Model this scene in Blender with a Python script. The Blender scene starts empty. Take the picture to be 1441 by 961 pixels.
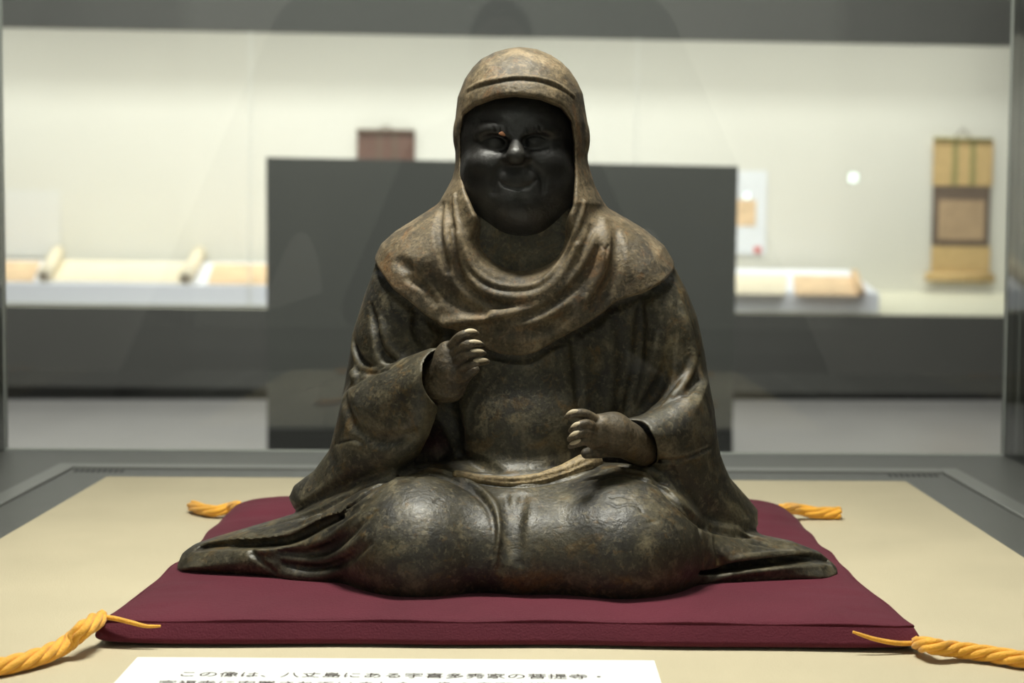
import bpy, bmesh, math, random
import numpy as np
from mathutils import Vector, Matrix

random.seed(7)
rng = np.random.default_rng(7)
C = bpy.context.scene.collection
SC = bpy.context.scene

# ------------------------------------------------------------------ camera
F = 2400.0                       # focal length in pixels of the 1441 x 961 frame
H = 0.27                         # lens height above the mat
PITCH, ROLL, YAW = math.radians(3.588), 0.005, 0.006
fwd0 = Vector((-math.sin(YAW) * math.cos(PITCH), math.cos(YAW) * math.cos(PITCH), -math.sin(PITCH)))
r0 = fwd0.cross(Vector((0, 0, 1))).normalized()
u0 = r0.cross(fwd0).normalized()
RT = (r0 * math.cos(ROLL) + u0 * math.sin(ROLL)).normalized()
UP = RT.cross(fwd0).normalized()
CAM = Vector((0, 0, H))
cd = bpy.data.cameras.new('camera')
cam = bpy.data.objects.new('camera', cd); C.objects.link(cam)
cam.matrix_world = Matrix(((RT.x, UP.x, -fwd0.x, CAM.x), (RT.y, UP.y, -fwd0.y, CAM.y), (RT.z, UP.z, -fwd0.z, CAM.z), (0, 0, 0, 1)))
cd.sensor_width = 36.0; cd.lens = F / 1441 * 36.0
cd.clip_start = 0.02; cd.clip_end = 100
cd.dof.use_dof = True; cd.dof.focus_distance = 1.19; cd.dof.aperture_fstop = 9.0
SC.camera = cam

# ------------------------------------------------------------------ world and light
W = bpy.data.worlds.new('world'); SC.world = W; W.use_nodes = True
W.node_tree.nodes['Background'].inputs[0].default_value = (0.9, 0.95, 1.0, 1)
W.node_tree.nodes['Background'].inputs[1].default_value = 0.02
SC.view_settings.view_transform = 'Standard'
SC.view_settings.look = 'None'
SC.view_settings.gamma = 1
SC.view_settings.use_curve_mapping = False
SC.view_settings.exposure = 0.0

def area(name, loc, target, power, sx, sy, col, spread=180):
    l = bpy.data.lights.new(name, 'AREA'); l.shape = 'RECTANGLE'; l.size = sx; l.size_y = sy
    l.energy = power; l.color = col; l.spread = math.radians(spread)
    o = bpy.data.objects.new(name, l); C.objects.link(o); o.location = loc
    o.rotation_euler = (Vector(target) - Vector(loc)).to_track_quat('-Z', 'Y').to_euler()
    return o
area('case_light', (-0.05, 1.18, 1.00), (-0.05, 1.28, 0.0), 18.0, 0.34, 0.12, (1.0, 0.95, 0.86))
area('gallery_ceiling_light', (-1.0, 7.2, 2.3), (-1.0, 7.6, -0.9), 130, 7.0, 3.0, (1.0, 0.96, 0.93))
area('platform_front_fill', (-0.5, 9.6, 2.4), (-0.5, 11.6, -0.3), 150, 8.0, 0.6, (1.0, 0.97, 0.96))  # unseen fill, added to brighten the front face of the white platform
fl = area('far_display_light', (-0.5, 12.18, 2.62), (-0.5, 13.10, -0.1), 92, 9.0, 0.3, (1.0, 0.955, 0.90), 85)
fl.matrix_world = Matrix.Translation((0, 12, 0)) @ Matrix.Rotation(0.055, 4, 'Z') @ Matrix.Translation((0, -12, 0)) @ Matrix.LocRotScale(fl.location, fl.rotation_euler, None)
area('opposite_wall_light', (-0.2, -2.7, 2.3), (-0.2, -3.6, 0.3), 66, 5.5, 0.3, (1.0, 0.98, 0.94))

# ------------------------------------------------------------------ pixel -> world
def ray(px, py):
    return (fwd0 * F + RT * (px - 720.5) - UP * (py - 480.5))
def P(px, py, y):
    d = ray(px, py); t = y / d.y
    return CAM + d * t
def Pz(px, py, z):                      # the point of a horizontal plane
    d = ray(px, py); t = (z - H) / d.z
    return CAM + d * t

# ------------------------------------------------------------------ objects
def thing(name, label, cat, loc=(0, 0, 0), group=None):
    o = bpy.data.objects.new(name, None); C.objects.link(o); o.location = loc
    o.empty_display_size = 0.05
    return tag(o, label, cat, group)
def tag(o, label=None, cat=None, group=None, kind=None):
    if label: o['label'] = label
    if cat: o['category'] = cat
    if group: o['group'] = group
    if kind: o['kind'] = kind
    return o
def link(name, me, mats, parent=None, smooth=False):
    if not isinstance(mats, (list, tuple)): mats = [mats]
    for m in mats: me.materials.append(m)
    o = bpy.data.objects.new(name, me); C.objects.link(o)
    if parent:
        o.parent = parent
        off = parent.location.copy(); p = parent.parent
        while p: off += p.location; p = p.parent
        me.transform(Matrix.Translation(-off))
    if smooth: me.shade_smooth()
    return o
def mesh_pf(verts, faces):
    me = bpy.data.meshes.new('m'); me.from_pydata([tuple(v) for v in verts], [], faces); me.update()
    return me
def box_bm(bm, x0, x1, y0, y1, z0, z1, bev=0.0):
    vs = [bm.verts.new((x, y, z)) for x in (x0, x1) for y in (y0, y1) for z in (z0, z1)]
    fs = [(0, 1, 3, 2), (4, 6, 7, 5), (0, 4, 5, 1), (2, 3, 7, 6), (0, 2, 6, 4), (1, 5, 7, 3)]
    faces = [bm.faces.new([vs[i] for i in f]) for f in fs]
    if bev:
        es = set(e for f in faces for e in f.edges)
        bmesh.ops.bevel(bm, geom=list(es), offset=bev, segments=2, profile=0.5, affect='EDGES')
def box(name, x0, x1, y0, y1, z0, z1, mat, parent=None, bev=0.0, M=None):
    bm = bmesh.new(); box_bm(bm, x0, x1, y0, y1, z0, z1, bev)
    bmesh.ops.recalc_face_normals(bm, faces=bm.faces)
    me = bpy.data.meshes.new(name); bm.to_mesh(me); bm.free()
    if M is not None: me.transform(M)
    return link(name, me, mat, parent)
def slab(name, quad, n, mat, parent=None):       # four points, thickness vector
    q = [Vector(p) for p in quad]; n = Vector(n)
    v = q + [p + n for p in q]
    f = [(0, 1, 2, 3), (7, 6, 5, 4), (0, 4, 5, 1), (1, 5, 6, 2), (2, 6, 7, 3), (3, 7, 4, 0)]
    me = mesh_pf(v, f)
    bm = bmesh.new(); bm.from_mesh(me); bmesh.ops.recalc_face_normals(bm, faces=bm.faces); bm.to_mesh(me); bm.free()
    return link(name, me, mat, parent)
def tube_mesh(pts, rad, seg=10, twist=None):
    pts = [Vector(p) for p in pts]; n = len(pts)
    if not hasattr(rad, '__len__'): rad = [rad] * n
    V, Fc = [], []
    nrm = None
    for i, p in enumerate(pts):
        t = (pts[min(i + 1, n - 1)] - pts[max(i - 1, 0)]).normalized()
        if nrm is None:
            nrm = t.cross(Vector((0, 0, 1)))
            if nrm.length < 1e-3: nrm = t.cross(Vector((1, 0, 0)))
            nrm.normalize()
        else:
            nrm = (nrm - t * nrm.dot(t)).normalized()
        b = t.cross(nrm)
        for k in range(seg):
            a = 2 * math.pi * k / seg
            V.append(p + (nrm * math.cos(a) + b * math.sin(a)) * rad[i])
    for i in range(n - 1):
        for k in range(seg):
            Fc.append((i * seg + k, i * seg + (k + 1) % seg, (i + 1) * seg + (k + 1) % seg, (i + 1) * seg + k))
    Fc.append(tuple(range(seg - 1, -1, -1))); Fc.append(tuple((n - 1) * seg + k for k in range(seg)))
    return mesh_pf(V, Fc)
def smooth_path(pts, n=8):
    pts = [Vector(p) for p in pts]; out = []
    for i in range(len(pts) - 1):
        p0 = pts[max(i - 1, 0)]; p1 = pts[i]; p2 = pts[i + 1]; p3 = pts[min(i + 2, len(pts) - 1)]
        for k in range(n):
            t = k / n
            out.append(0.5 * ((2 * p1) + (p2 - p0) * t + (2 * p0 - 5 * p1 + 4 * p2 - p3) * t * t + (3 * p1 - p0 - 3 * p2 + p3) * t ** 3))
    out.append(pts[-1]); return out

# ------------------------------------------------------------------ materials
def mat(name, col, rough=0.6, noise=0.0, scale=20.0, bump=0.0, bscale=200.0, spec=0.5, metal=0.0, emit=None, sheen=0.0):
    m = bpy.data.materials.new(name); m.use_nodes = True
    nt = m.node_tree; b = nt.nodes['Principled BSDF']
    b.inputs['Base Color'].default_value = (*col, 1); b.inputs['Roughness'].default_value = rough
    b.inputs['Specular IOR Level'].default_value = spec; b.inputs['Metallic'].default_value = metal
    if sheen: b.inputs['Sheen Weight'].default_value = sheen
    tc = nt.nodes.new('ShaderNodeTexCoord')
    if noise:
        n = nt.nodes.new('ShaderNodeTexNoise'); n.inputs['Scale'].default_value = scale; n.inputs['Detail'].default_value = 5
        nt.links.new(tc.outputs['Object'], n.inputs['Vector'])
        r = nt.nodes.new('ShaderNodeMapRange')
        r.inputs['From Min'].default_value = 0.3; r.inputs['From Max'].default_value = 0.7
        r.inputs['To Min'].default_value = 1 - noise; r.inputs['To Max'].default_value = 1 + noise
        nt.links.new(n.outputs['Fac'], r.inputs['Value'])
        mx = nt.nodes.new('ShaderNodeVectorMath'); mx.operation = 'SCALE'
        mx.inputs[0].default_value = col
        nt.links.new(r.outputs[0], mx.inputs['Scale']); nt.links.new(mx.outputs[0], b.inputs['Base Color'])
    if bump:
        n2 = nt.nodes.new('ShaderNodeTexNoise'); n2.inputs['Scale'].default_value = bscale; n2.inputs['Detail'].default_value = 4
        nt.links.new(tc.outputs['Object'], n2.inputs['Vector'])
        bp = nt.nodes.new('ShaderNodeBump'); bp.inputs['Strength'].default_value = bump; bp.inputs['Distance'].default_value = 0.002
        nt.links.new(n2.outputs['Fac'], bp.inputs['Height']); nt.links.new(bp.outputs[0], b.inputs['Normal'])
    if emit:
        b.inputs['Emission Color'].default_value = (*emit[:3], 1); b.inputs['Emission Strength'].default_value = emit[3]
    return m

def patina(name, dark, mid, light, rust, lo=0.0, rough=0.5, ridge=0.5, bump=0.35, crack=0.3, rustamt=0.7, grain=0.6):
    """aged lacquer on wood: blotches of four colours, worn ridges, crackle"""
    m = bpy.data.materials.new(name); m.use_nodes = True
    nt = m.node_tree; L = nt.links; N = nt.nodes; b = N['Principled BSDF']
    tc = N.new('ShaderNodeTexCoord')
    def noise(s, d=5, dist=0.0, off=0.0):
        mp = N.new('ShaderNodeMapping'); mp.inputs['Location'].default_value = (off, off * 2, -off)
        L.new(tc.outputs['Object'], mp.inputs['Vector'])
        n = N.new('ShaderNodeTexNoise'); n.inputs['Scale'].default_value = s; n.inputs['Detail'].default_value = d
        n.inputs['Distortion'].default_value = dist; n.inputs['Roughness'].default_value = 0.6
        L.new(mp.outputs[0], n.inputs['Vector']); return n.outputs['Fac']
    def mr(v, a, c, x=0.0, y=1.0):
        r = N.new('ShaderNodeMapRange'); r.inputs['From Min'].default_value = a; r.inputs['From Max'].default_value = c
        r.inputs['To Min'].default_value = x; r.inputs['To Max'].default_value = y
        L.new(v, r.inputs['Value']); return r.outputs[0]
    def mix(f, a, c):
        x = N.new('ShaderNodeMix'); x.data_type = 'RGBA'; L.new(f, x.inputs['Factor'])
        for s, v in ((6, a), (7, c)):
            if isinstance(v, tuple): x.inputs[s].default_value = (*v, 1)
            else: L.new(v, x.inputs[s])
        return x.outputs[2]
    c = mix(mr(noise(22, 6, 0.6), 0.38 + lo, 0.62 + lo), dark, mid)
    c = mix(mr(noise(38, 7, 0.8, 3.1), 0.52 + lo, 0.72 + lo), c, light)
    c = mix(mr(noise(30, 6, 1.0, 7.7), 0.56, 0.72, 0, rustamt), c, rust)
    g = N.new('ShaderNodeNewGeometry')
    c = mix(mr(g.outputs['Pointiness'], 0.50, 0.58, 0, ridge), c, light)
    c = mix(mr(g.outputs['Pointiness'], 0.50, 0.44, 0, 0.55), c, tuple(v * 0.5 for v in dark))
    c = mix(mr(noise(420, 3, 0, 1.3), 0.45, 0.68, 0, grain), c, tuple(v * .5 for v in dark))
    c = mix(mr(noise(260, 5, 0.5, 6.3), 0.54, 0.70, 0, grain), c, light)
    c = mix(mr(noise(150, 6, 1.0, 12.3), 0.58, 0.70, 0, grain * rustamt), c, rust)
    L.new(c, b.inputs['Base Color'])
    L.new(mr(noise(60, 4, 0, 5.0), 0.3, 0.7, rough - 0.1, rough + 0.14), b.inputs['Roughness'])
    b.inputs['Specular IOR Level'].default_value = 0.5
    v = N.new('ShaderNodeTexVoronoi'); v.feature = 'DISTANCE_TO_EDGE'; v.inputs['Scale'].default_value = 70
    wp = N.new('ShaderNodeVectorMath'); wp.operation = 'MULTIPLY_ADD'
    nn = N.new('ShaderNodeTexNoise'); nn.inputs['Scale'].default_value = 55; L.new(tc.outputs['Object'], nn.inputs['Vector'])
    wp.inputs[1].default_value = (0.03, 0.03, 0.03); L.new(nn.outputs['Color'], wp.inputs[0]); L.new(tc.outputs['Object'], wp.inputs[2])
    L.new(wp.outputs[0], v.inputs['Vector'])
    cr = mr(v.outputs['Distance'], 0.0, 0.06)
    msk = mr(noise(16, 3, 0, 9.0), 0.5, 0.6, 0, crack)
    inv = N.new('ShaderNodeMath'); inv.operation = 'SUBTRACT'; inv.inputs[0].default_value = 1.0; L.new(cr, inv.inputs[1])
    cm = N.new('ShaderNodeMath'); cm.operation = 'MULTIPLY'; L.new(inv.outputs[0], cm.inputs[0]); L.new(msk, cm.inputs[1])
    ad = N.new('ShaderNodeMath'); ad.operation = 'MULTIPLY_ADD'; L.new(cm.outputs[0], ad.inputs[0]); ad.inputs[1].default_value = -0.8
    fn = noise(230, 7, 0, 2.0); L.new(fn, ad.inputs[2])
    bp = N.new('ShaderNodeBump'); bp.inputs['Strength'].default_value = bump; bp.inputs['Distance'].default_value = 0.0035
    L.new(ad.outputs[0], bp.inputs['Height'])
    bp2 = N.new('ShaderNodeBump'); bp2.inputs['Strength'].default_value = bump * 0.7; bp2.inputs['Distance'].default_value = 0.006
    L.new(noise(35, 4, 0, 4.0), bp2.inputs['Height']); L.new(bp.outputs[0], bp2.inputs['Normal'])
    L.new(bp2.outputs[0], b.inputs['Normal'])
    return m

def glass_mat(name, tint=(0.98, 1.0, 0.99), refl=1.0):
    m = bpy.data.materials.new(name); m.use_nodes = True
    nt = m.node_tree; nt.nodes.clear()
    out = nt.nodes.new('ShaderNodeOutputMaterial'); t = nt.nodes.new('ShaderNodeBsdfTransparent')
    t.inputs[0].default_value = (*tint, 1)
    g = nt.nodes.new('ShaderNodeBsdfGlossy'); g.inputs['Roughness'].default_value = 0.0
    fr = nt.nodes.new('ShaderNodeFresnel'); fr.inputs['IOR'].default_value = 1.45
    ml = nt.nodes.new('ShaderNodeMath'); ml.operation = 'MULTIPLY'; ml.inputs[1].default_value = refl
    mx = nt.nodes.new('ShaderNodeMixShader')
    nt.links.new(fr.outputs[0], ml.inputs[0]); nt.links.new(ml.outputs[0], mx.inputs[0])
    nt.links.new(t.outputs[0], mx.inputs[1]); nt.links.new(g.outputs[0], mx.inputs[2]); nt.links.new(mx.outputs[0], out.inputs[0])
    return m

M_deck = mat('grey_metal', (0.10, 0.103, 0.095), 0.45, 0.05, 30)
M_strip = mat('grey_strip', (0.17, 0.175, 0.165), 0.35)
M_black = mat('dark_gap', (0.012, 0.012, 0.012), 0.7)
M_mat = mat('beige_cloth', (0.50, 0.44, 0.305), 0.9, 0.05, 9, 0.25, 900)
M_glass = glass_mat('clear_glass')
M_edge = mat('glass_edge', (0.42, 0.45, 0.42), 0.25)
M_cush = mat('maroon_cloth', (0.090, 0.0095, 0.0215), 0.8, 0.12, 12, 0.35, 700, sheen=0.06, spec=0.25)
M_yel = mat('yellow_cord', (0.86, 0.42, 0.03), 0.6, 0.12, 120, 0.5, 900, sheen=0.3)
M_card = mat('white_card', (0.80, 0.82, 0.80), 0.6)
M_ink = mat('dark_ink', (0.05, 0.035, 0.03), 0.6)
M_floor = mat('pale_floor', (0.42, 0.40, 0.385), 0.35, 0.05, 2)
M_room = mat('dark_room', (0.10, 0.10, 0.095), 0.9)
M_fascia = mat('grey_fascia', (0.075, 0.075, 0.067), 0.7, 0.04, 1)
M_plinth = mat('grey_plinth', (0.075, 0.073, 0.066), 0.6, 0.04, 2)
M_wall = mat('cream_wall', (0.74, 0.72, 0.64), 0.9, 0.02, 1.0)
M_dfloor = mat('cream_display_floor', (0.72, 0.70, 0.56), 0.9)
M_plat = mat('white_platform', (0.86, 0.87, 0.92), 0.7)
M_paper = mat('cream_paper', (0.85, 0.76, 0.58), 0.9, 0.06, 6)
M_oldpaper = mat('orange_paper', (0.80, 0.58, 0.36), 0.9, 0.18, 9)
M_tan = mat('gold_brocade', (0.62, 0.43, 0.19), 0.8, 0.10, 22)
M_green = mat('olive_strip', (0.33, 0.29, 0.11), 0.8)
M_brown = mat('brown_brocade', (0.15, 0.105, 0.075), 0.8, 0.15, 18)
M_redbr = mat('red_brown_textile', (0.15, 0.085, 0.065), 0.85, 0.15, 10)
M_pic = mat('tan_painting', (0.46, 0.32, 0.19), 0.9, 0.12, 8)
M_panel = mat('grey_panel', (0.12, 0.123, 0.112), 0.6, 0.03, 1)
M_kick = mat('black_kick', (0.02, 0.02, 0.018), 0.6)
M_red = mat('red_seal', (0.7, 0.2, 0.18), 0.8)
M_label = mat('white_label', (0.80, 0.82, 0.84), 0.7)

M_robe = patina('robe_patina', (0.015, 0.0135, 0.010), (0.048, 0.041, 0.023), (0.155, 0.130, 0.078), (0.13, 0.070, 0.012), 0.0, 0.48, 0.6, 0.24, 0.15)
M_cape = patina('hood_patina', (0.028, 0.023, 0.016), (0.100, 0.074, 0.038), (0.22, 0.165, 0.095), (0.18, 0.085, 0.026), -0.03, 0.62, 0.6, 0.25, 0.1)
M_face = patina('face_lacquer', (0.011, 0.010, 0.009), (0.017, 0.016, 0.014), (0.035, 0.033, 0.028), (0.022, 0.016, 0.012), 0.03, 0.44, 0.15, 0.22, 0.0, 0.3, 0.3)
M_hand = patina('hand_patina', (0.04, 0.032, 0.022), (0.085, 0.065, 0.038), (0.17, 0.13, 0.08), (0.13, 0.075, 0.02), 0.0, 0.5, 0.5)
M_worn = mat('worn_wood', (0.46, 0.38, 0.26), 0.6, 0.15, 200)
M_chip = mat('bare_wood_chip', (0.50, 0.22, 0.11), 0.7)
M_sash = patina('sash_patina', (0.10, 0.07, 0.035), (0.22, 0.16, 0.08), (0.36, 0.27, 0.14), (0.28, 0.16, 0.06), -0.05, 0.6, 0.5)

# ------------------------------------------------------------------ setting: the gallery
FZ = -0.90
tag(box('floor', -9, 9, -4.0, 14.5, FZ - 0.1, FZ, M_floor), kind='structure')
tag(box('ceiling', -9, 9, -4.0, 14.5, 2.75, 2.85, M_room), kind='structure')
tag(box('wall_front', -9, 9, -3.7, -3.6, FZ, 2.75, M_wall), kind='structure')
tag(box('wall_left', -9.1, -9, -4.0, 14.5, FZ, 2.75, M_room), kind='structure')
tag(box('wall_right', 9, 9.1, -4.0, 14.5, FZ, 2.75, M_room), kind='structure')

tag(box('haze_block', -9, 9, -3.62, -2.0, FZ, -0.16, M_kick), kind='structure')            # added dark block, unseen; keeps reflected haze off the lower front pane
# far room: slightly turned against the case
MF = Matrix.Translation((0, 12, 0)) @ Matrix.Rotation(0.055, 4, 'Z') @ Matrix.Rotation(0.008, 4, 'Y') @ Matrix.Translation((0, -12, 0))
MFi = MF.inverted()
def FP(px, py, d):
    o = MFi @ CAM; r = (MFi.to_3x3() @ ray(px, py)); t = (d - o.y) / r.y
    return o + r * t
D1, D2 = 12.0, 13.1
zt = FP(720, 50, D1).z; zb = FP(720, 437.5, D1).z
print('far', zt, zb)
def fbox(name, x0, x1, y0, y1, z0, z1, m, parent=None, bev=0): return box(name, x0, x1, y0, y1, z0, z1, m, parent, bev, MF)
tag(fbox('trim_1', -7.5, 7.5, D1, D1 + 0.12, zt, 3.0, M_fascia), kind='structure')       # fascia over the opening
pl = fbox('trim_2', -7.5, 7.5, D1, D1 + 0.1, -0.83, zb, M_plinth); tag(pl, kind='structure')
tag(fbox('trim_3', -7.5, 7.5, D1 + 0.08, D1 + 0.14, -1.1, -0.8, M_kick), kind='structure')
tag(fbox('wall_back', -7.5, 7.5, D2, D2 + 0.1, -1.1, 3.0, M_wall), kind='structure')
# display floor rising gently to the wall
a0, a1 = FP(720, 437.5, D1), FP(720, 404, D2)
sf = slab('display_floor', [MF @ Vector((-7.5, D1 + .01, a0.z)), MF @ Vector((7.5, D1 + .01, a0.z)), MF @ Vector((7.5, D2, a1.z)), MF @ Vector((-7.5, D2, a1.z))], (0, 0, -0.05), M_dfloor)
sf.name = 'trim_4'; tag(sf, kind='structure')
def dz(y): return a0.z + (a1.z - a0.z) * (y - D1) / (D2 - D1)

# long white platform, front face and sloping top
xr = FP(1237, 430, D1 + 0.05).x
pf, pt, pb = FP(720, 434, D1 + .05).z, FP(720, 407, D1 + .05).z, FP(720, 374, D2 - 0.12).z
V = []
for x in (-6.5, xr):
    V += [Vector((x, D1 + .05, pf)), Vector((x, D1 + .05, pt)), Vector((x, D2 - .12, pb)), Vector((x, D2 - .12, pf))]
me = mesh_pf(V, [(0, 1, 2, 3), (7, 6, 5, 4), (0, 4, 5, 1), (1, 5, 6, 2), (2, 6, 7, 3), (3, 7, 4, 0)])
me.transform(MF)
plat = link('display_platform', me, M_plat)
tag(plat, 'long low white sloping platform in the far showcase carrying the open scrolls', 'platform')
def plat_pt(px, py):                 # point on the platform's sloping top
    o = MFi @ CAM; r = (MFi.to_3x3() @ ray(px, py))
    p0 = Vector((0, D1 + .05, pt)); e = Vector((0, D2 - .12 - D1 - .05, pb - pt)); n = Vector((1, 0, 0)).cross(e).normalized()
    t = (p0 - o).dot(n) / r.dot(n); return MF @ (o + r * t)
pn = (MF.to_3x3() @ Vector((1, 0, 0)).cross(Vector((0, D2 - .12 - D1 - .05, pb - pt)))).normalized()
def sheet(name, quad, m, label, cat, rolls=(), group=None):
    t = thing(name, label, cat, plat_pt(*quad[0]), group)
    q = [plat_pt(*p) + pn * 0.003 for p in quad]
    slab('paper', q, pn * 0.004, m, t)
    for a, b, r in rolls:
        A, B = plat_pt(*a) + pn * r, plat_pt(*b) + pn * r
        o = link('rolled_end', tube_mesh([A, A.lerp(B, .5), B], r, 16), m if not isinstance(m, list) else m[0], t, True)
        d = (B - A).normalized()
        link('roller_knob', tube_mesh([A - d * .03, A], r * .45, 10), M_brown, t)
    return t
sheet('handscroll', [(70, 396), (268, 399), (284, 371), (82, 367)], M_paper, 'cream handscroll laid open on the left of the white platform between two rolled ends', 'scroll',
      [((63, 397), (82, 364), .05), ((262, 400), (281, 365), .05)])
sheet('handscroll', [(292, 400), (420, 402), (420, 374), (300, 372)], M_oldpaper, 'orange toned handscroll beside the grey panel, right of the cream one', 'scroll', [])
sheet('handscroll', [(-60, 395), (46, 397), (58, 369), (-50, 367)], M_oldpaper, 'orange toned handscroll cut off by the left edge, left of the cream one', 'scroll', [])
sheet('open_book', [(1000, 414), (1105, 416), (1108, 388), (1000, 386)], M_paper, 'pale cream document lying on the platform right of the grey panel', 'document', [])
sheet('handscroll', [(1118, 416), (1208, 417), (1200, 390), (1116, 388)], M_oldpaper, 'orange cream handscroll with a roller at the right end of the platform', 'scroll',
      [((1212, 417), (1202, 389), .028)])

# hanging scroll at the right
def wallq(px0, py0, px1, py1, d): 
    a, b = FP(px0, py0, d), FP(px1, py1, d); return a.x, b.x, b.z, a.z
def wbox(name, px0, py0, px1, py1, d, th, m, parent=None):
    x0, x1, z0, z1 = wallq(px0, py0, px1, py1, d); return fbox(name, x0, x1, d - th, d, z0, z1, m, parent)
hs = thing('hanging_scroll', 'tan hanging scroll with a framed picture hanging at the right of the white wall', 'scroll', MF @ FP(1354, 385, D2 - .03))
dS = D2 - 0.03
wbox('upper_mount', 1314, 196, 1396, 262, dS, .006, M_tan, hs)
wbox('hanging_strip', 1341, 197, 1347, 261, dS - .006, .004, M_green, hs)
wbox('hanging_strip', 1366, 197, 1372, 261, dS - .006, .004, M_green, hs)
wbox('middle_border', 1313, 262, 1391, 346, dS, .006, M_brown, hs)
wbox('painting', 1321, 281, 1384, 338, dS - .006, .004, M_pic, hs)
wbox('lower_mount', 1311, 346, 1392, 386, dS, .006, M_tan, hs)
A, B = MF @ FP(1303, 389, dS - .03), MF @ FP(1398, 391, dS - .03)
link('roller', tube_mesh([A, B], .035, 14), M_tan, hs, True)
A, B = MF @ FP(1314, 195, dS - .015), MF @ FP(1396, 197, dS - .015)
link('top_rod', tube_mesh([A, B], .014, 10), M_green, hs, True)
T = MF @ FP(1355, 180, dS - .015)
link('cord', tube_mesh([A.lerp(B, .35), T, A.lerp(B, .65)], .006, 6), M_brown, hs, True)
# second hanging scroll, mostly behind the panel
h2 = thing('hanging_scroll', 'red brown hanging scroll whose top shows above the grey panel', 'scroll', MF @ FP(543, 300, D2 - .03))
wbox('upper_mount', 503, 184, 583, 262, dS, .006, M_redbr, h2)
wbox('hanging_strip', 531, 186, 536, 261, dS - .006, .004, M_brown, h2)
wbox('hanging_strip', 553, 186, 558, 261, dS - .006, .004, M_brown, h2)
wbox('painting', 503, 262, 583, 350, dS, .006, M_pic, h2)
A, B = MF @ FP(502, 184, dS - .015), MF @ FP(584, 185, dS - .015)
link('top_rod', tube_mesh([A, B], .016, 10), M_brown, h2, True)
T = MF @ FP(543, 176, dS - .015)
link('cord', tube_mesh([A.lerp(B, .35), T, A.lerp(B, .65)], .006, 6), M_brown, h2, True)
# wall labels
l1 = thing('wall_label', 'white wall panel with a small picture, next to the right side of the grey panel', 'label', MF @ FP(1055, 350, D2 - .01))
wbox('board', 1020, 240, 1077, 358, D2 - .005, .01, M_label, l1)
wbox('picture', 1030, 281, 1063, 318, D2 - .016, .003, M_oldpaper, l1)
wbox('seal', 1061, 347, 1071, 356, D2 - .016, .003, M_red, l1)
l2 = thing('wall_label', 'pale wall panel at the far left above the open scrolls', 'label', MF @ FP(45, 350, D2 - .01))
wbox('board', 8, 268, 86, 362, D2 - .005, .01, mat('pale_label', (0.77, 0.76, 0.71), 0.8), l2)
# joints of the far showcase glazing
for i, px in enumerate((352, 895)):
    x = FP(px, 200, D1 + .02).x
    tag(fbox('window_%d' % (i + 1), x - .004, x + .004, D1 + .02, D1 + .03, zb, zt, mat('joint%d' % i, (0.85, 0.84, 0.76), 0.5)), kind='structure')

# dark grey free-standing panel
dP = 8.9
pn_ = thing('partition_panel', 'dark grey free-standing panel on a black kick base right behind the showcase', 'panel', (0.5, dP, FZ))
q = [P(374.5, 221, dP), P(1039, 234, dP), P(1031, 604, dP), P(376, 604, dP)]
slab('board', q, (0, .25, 0), M_panel, pn_)
q = [P(376, 604, dP + .01), P(1031, 604, dP + .01), P(1031, 700, dP + .01), P(376, 700, dP + .01)]
for v in q[2:]: v.z = FZ
slab('kick_base', q, (0, .23, 0), M_kick, pn_)

# ------------------------------------------------------------------ the showcase
case = thing('showcase', 'glass showcase with a grey metal deck around the beige board', 'showcase', (0, 1.5, FZ))
yb = Pz(720, 636.5, 0.0).y
xl, xrr = Pz(3, 633, 0).x, Pz(1414, 640, 0).x
yf = 0.86
print('case', xl, xrr, yb)
TOP = 1.05
box('base_cabinet', xl - .02, xrr + .02, yf - .02, yb + .02, FZ, -0.03, M_deck, case)
# deck: outer border, recessed groove, inner strip, inner plate
gr = Pz(720, 657, 0).y; g2 = Pz(720, 669, 0).y
gl = Pz(75, 658, 0).x; grx = Pz(1352, 664, 0).x
print('deck', gr, g2, gl, grx)
box('deck_well', xl - .01, xrr + .01, yf, yb + .01, -0.03, -0.006, M_black, case)
def ring(name, x0, x1, y0, y1, w, z0, z1, m):
    bm = bmesh.new()
    box_bm(bm, x0, x0 + w, y0, y1, z0, z1); box_bm(bm, x1 - w, x1, y0, y1, z0, z1)
    box_bm(bm, x0 + w, x1 - w, y0, y0 + w, z0, z1); box_bm(bm, x0 + w, x1 - w, y1 - w, y1, z0, z1)
    bmesh.ops.recalc_face_normals(bm, faces=bm.faces)
    me = bpy.data.meshes.new(name); bm.to_mesh(me); bm.free(); return link(name, me, m, case)
wl = gl - xl
box('deck_border', xl - .01, gl - .002, yf, yb + .01, -0.006, 0.0, M_deck, case)
box('deck_border', grx + .002, xrr + .01, yf, yb + .01, -0.006, 0.0, M_deck, case)
box('deck_border', gl - .002, grx + .002, gr + .002, yb + .01, -0.006, 0.0, M_deck, case)
box('inner_strip', gl, gl + .022, yf, gr, -0.006, 0.0015, M_strip, case, .001)
box('inner_strip', grx - .022, grx, yf, gr, -0.006, 0.0015, M_strip, case, .001)
box('inner_strip', gl + .022, grx - .022, gr - .03, gr, -0.006, 0.0015, M_strip, case, .001)
box('deck_plate', gl + .024, grx - .024, yf, gr - .032, -0.006, -0.001, M_deck, case)
for k in range(9):
    for x0 in (gl + .03, grx - .03 - 9 * .0065):
        box('vent_slot', x0 + k * .0065, x0 + k * .0065 + .003, gr - .055, gr - .040, -0.001, -0.0006, M_black, case)
box('glass_pane', xl, xrr, yb - .004, yb + .004, 0, TOP, M_glass, case).name = 'glass_pane'
box('glass_pane', xl - .004, xl + .004, yf, yb - .006, 0, TOP, M_glass, case)
box('glass_pane', xrr - .004, xrr + .004, yf, yb - .006, 0, TOP, M_glass, case)
box('glass_pane', xl, xrr, yf - .008, yf - .001, 0, TOP, M_glass, case)
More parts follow.
